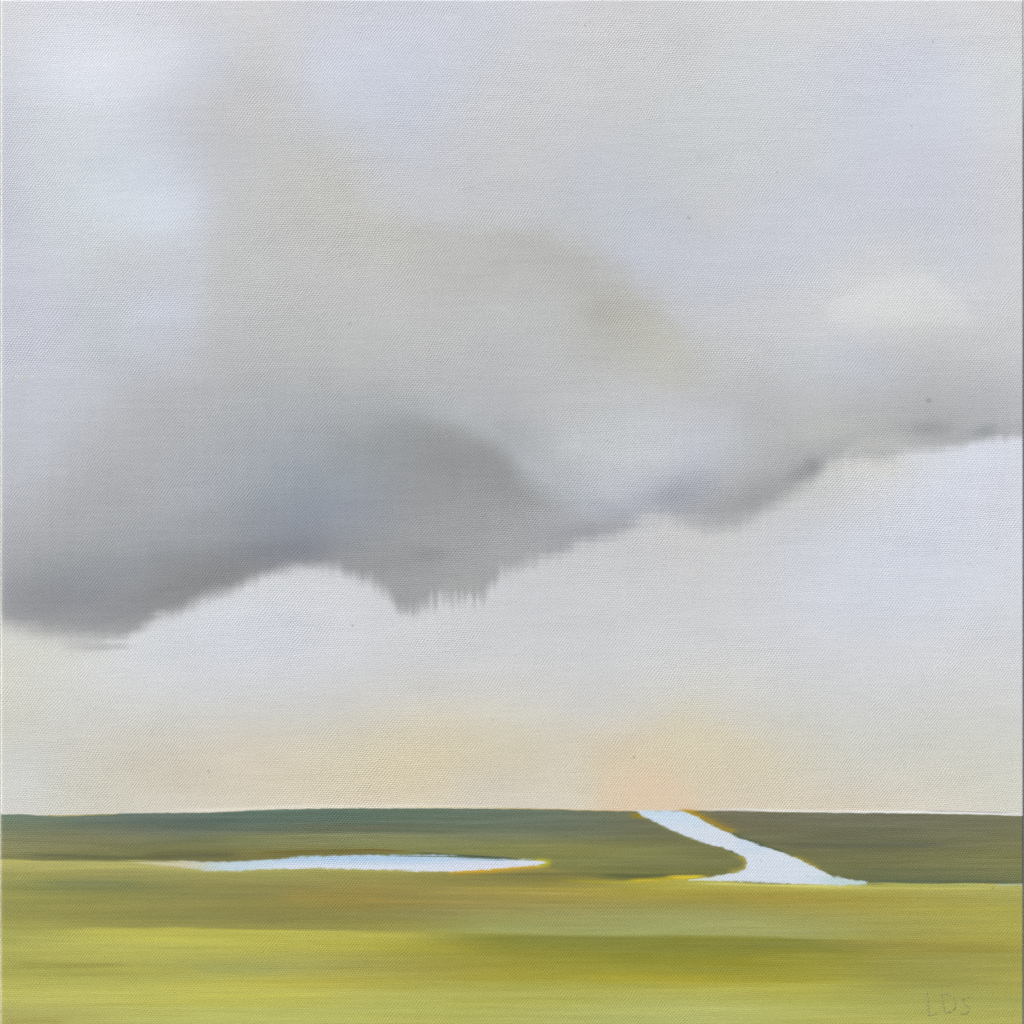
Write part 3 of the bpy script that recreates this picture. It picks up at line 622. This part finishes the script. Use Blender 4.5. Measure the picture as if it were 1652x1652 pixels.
# turned sides of the canvas, folded back over the bars, painted in continuation of the front
def side(idx_ring, name, mat):
    """idx_ring: flat vertex indices along one border; extruded back to the wall side"""
    steps = np.linspace(0, THICK - EDGE_R * PX - 0.0005, 14)
    P = allV[idx_ring]; cc = allC[idx_ring]
    V = np.concatenate([P + np.array((0, s, 0), np.float32) for s in steps]); Cc = np.concatenate([cc] * len(steps))
    n = len(idx_ring); a, b = np.meshgrid(np.arange(len(steps) - 1), np.arange(n - 1), indexing='ij')
    q = np.stack([a * n + b, a * n + b + 1, (a + 1) * n + b + 1, (a + 1) * n + b], -1).reshape(-1, 4)
    return np_mesh(name, V.astype(np.float32), q, Cc, mat, painting)
top = np.arange(nX); bot = (nY - 1) * nX + np.arange(nX); lef = np.arange(nY) * nX; rig = lef + nX - 1
for ring, lb in ((top[::-1], 'top turned edge of the canvas'), (bot, 'bottom turned edge of the canvas'), (lef, 'left turned edge of the canvas'), (rig[::-1], 'right turned edge of the canvas')):
    side(ring, 'canvas_edge', M_sky)

# signature: thin strokes in dark olive at the lower right
def ribbon(pts, w, V, F):
    p = np.array(pts, float)
    # resample smoothly
    t = np.arange(len(p)); tt = np.linspace(0, len(p) - 1, (len(p) - 1) * 8 + 1)
    p = np.stack([np.interp(tt, t, p[:, 0]), np.interp(tt, t, p[:, 1])], 1)
    for _ in range(3):
        q = p.copy(); q[1:-1] = (p[:-2] + 2 * p[1:-1] + p[2:]) / 4; p = q
    tan = np.gradient(p, axis=0); tan /= np.linalg.norm(tan, axis=1)[:, None] + 1e-9
    nrm = np.stack([-tan[:, 1], tan[:, 0]], 1)
    b = len(V)
    for k, (a, n_) in enumerate(zip(p, nrm)):
        ww = w * (0.55 + 0.45 * math.sin(math.pi * (k + 2) / (len(p) + 3)))
        for s_, hgt in ((-1, 0.0), (0, 0.00006), (1, 0.0)):
            x_, z_ = px2m(a[0] + n_[0] * ww * s_, a[1] + n_[1] * ww * s_)
            V.append((float(x_), -THICK - 0.00008 - hgt, float(z_)))
    for k in range(len(p) - 1):
        for c in (0, 1):
            i0 = b + k * 3 + c; F.append((i0, i0 + 3, i0 + 4, i0 + 1))
V, F = [], []
ribbon([(1495,1600),(1496,1612),(1497,1625),(1498,1638)], 1.5, V, F)
ribbon([(1497,1638),(1504,1637),(1511,1635)], 1.1, V, F)
ribbon([(1519,1604),(1521,1618),(1524,1632)], 1.1, V, F)
ribbon([(1516,1606),(1526,1603),(1536,1607),(1541,1616),(1541,1625),(1535,1632),(1524,1634)], 1.3, V, F)
ribbon([(1565,1608),(1557,1609),(1552,1615),(1556,1621),(1563,1624),(1564,1631),(1557,1636),(1549,1635)], 1.2, V, F)
M_sig = plain('signature_paint', (0.365, 0.37, 0.12), 0.5, 1500.0, 0.2)
o = mesh_obj('signature', V, F, M_sig, painting, True)
o['label'] = 'thin olive initials in the lower right corner'

# stretcher bars and raw canvas back (seen only from the side or behind)
hw = 0.5 * (X1 - X0) * PX - 0.0012; bw = 0.038
for (a, b_, c, e) in ((-hw, hw, hw - bw, hw), (-hw, hw, -hw, -hw + bw), (-hw, -hw + bw, -hw + bw + .0003, hw - bw - .0003), (hw - bw, hw, -hw + bw + .0003, hw - bw - .0003)):
    V, F = boxes([(a, b_, -0.0165, -0.0006, c, e)])
    o = mesh_obj('stretcher_bar', V, F, M_pine, painting); bevel(o, 0.0008)
V, F = boxes([(-hw + .0005, hw - .0005, -0.0178, -0.0172, -hw + .0005, hw - .0005)])
o = mesh_obj('canvas_back', V, F, M_linen, painting)

# ------------------------------------------------------------------ what it hangs on
V, F = boxes([(-3.0, 3.0, 0.0, 0.24, 0.0, 2.8)])
wall = mesh_obj('garden_wall', V, F, M_plaster); bevel(wall, 0.01)
tag(wall, 'pale plastered wall right behind the landscape painting, showing as a thin strip at its right edge', 'wall')

# ground: one sheet of paving to the horizon
V, F = [(-150, -150, 0), (150, -150, 0), (150, 150, 0), (-150, 150, 0)], [(0, 1, 2, 3)]
g = mesh_obj('pavement', V, F, M_pave); tag(g, 'pale stone paving at the foot of the wall', kind='structure')
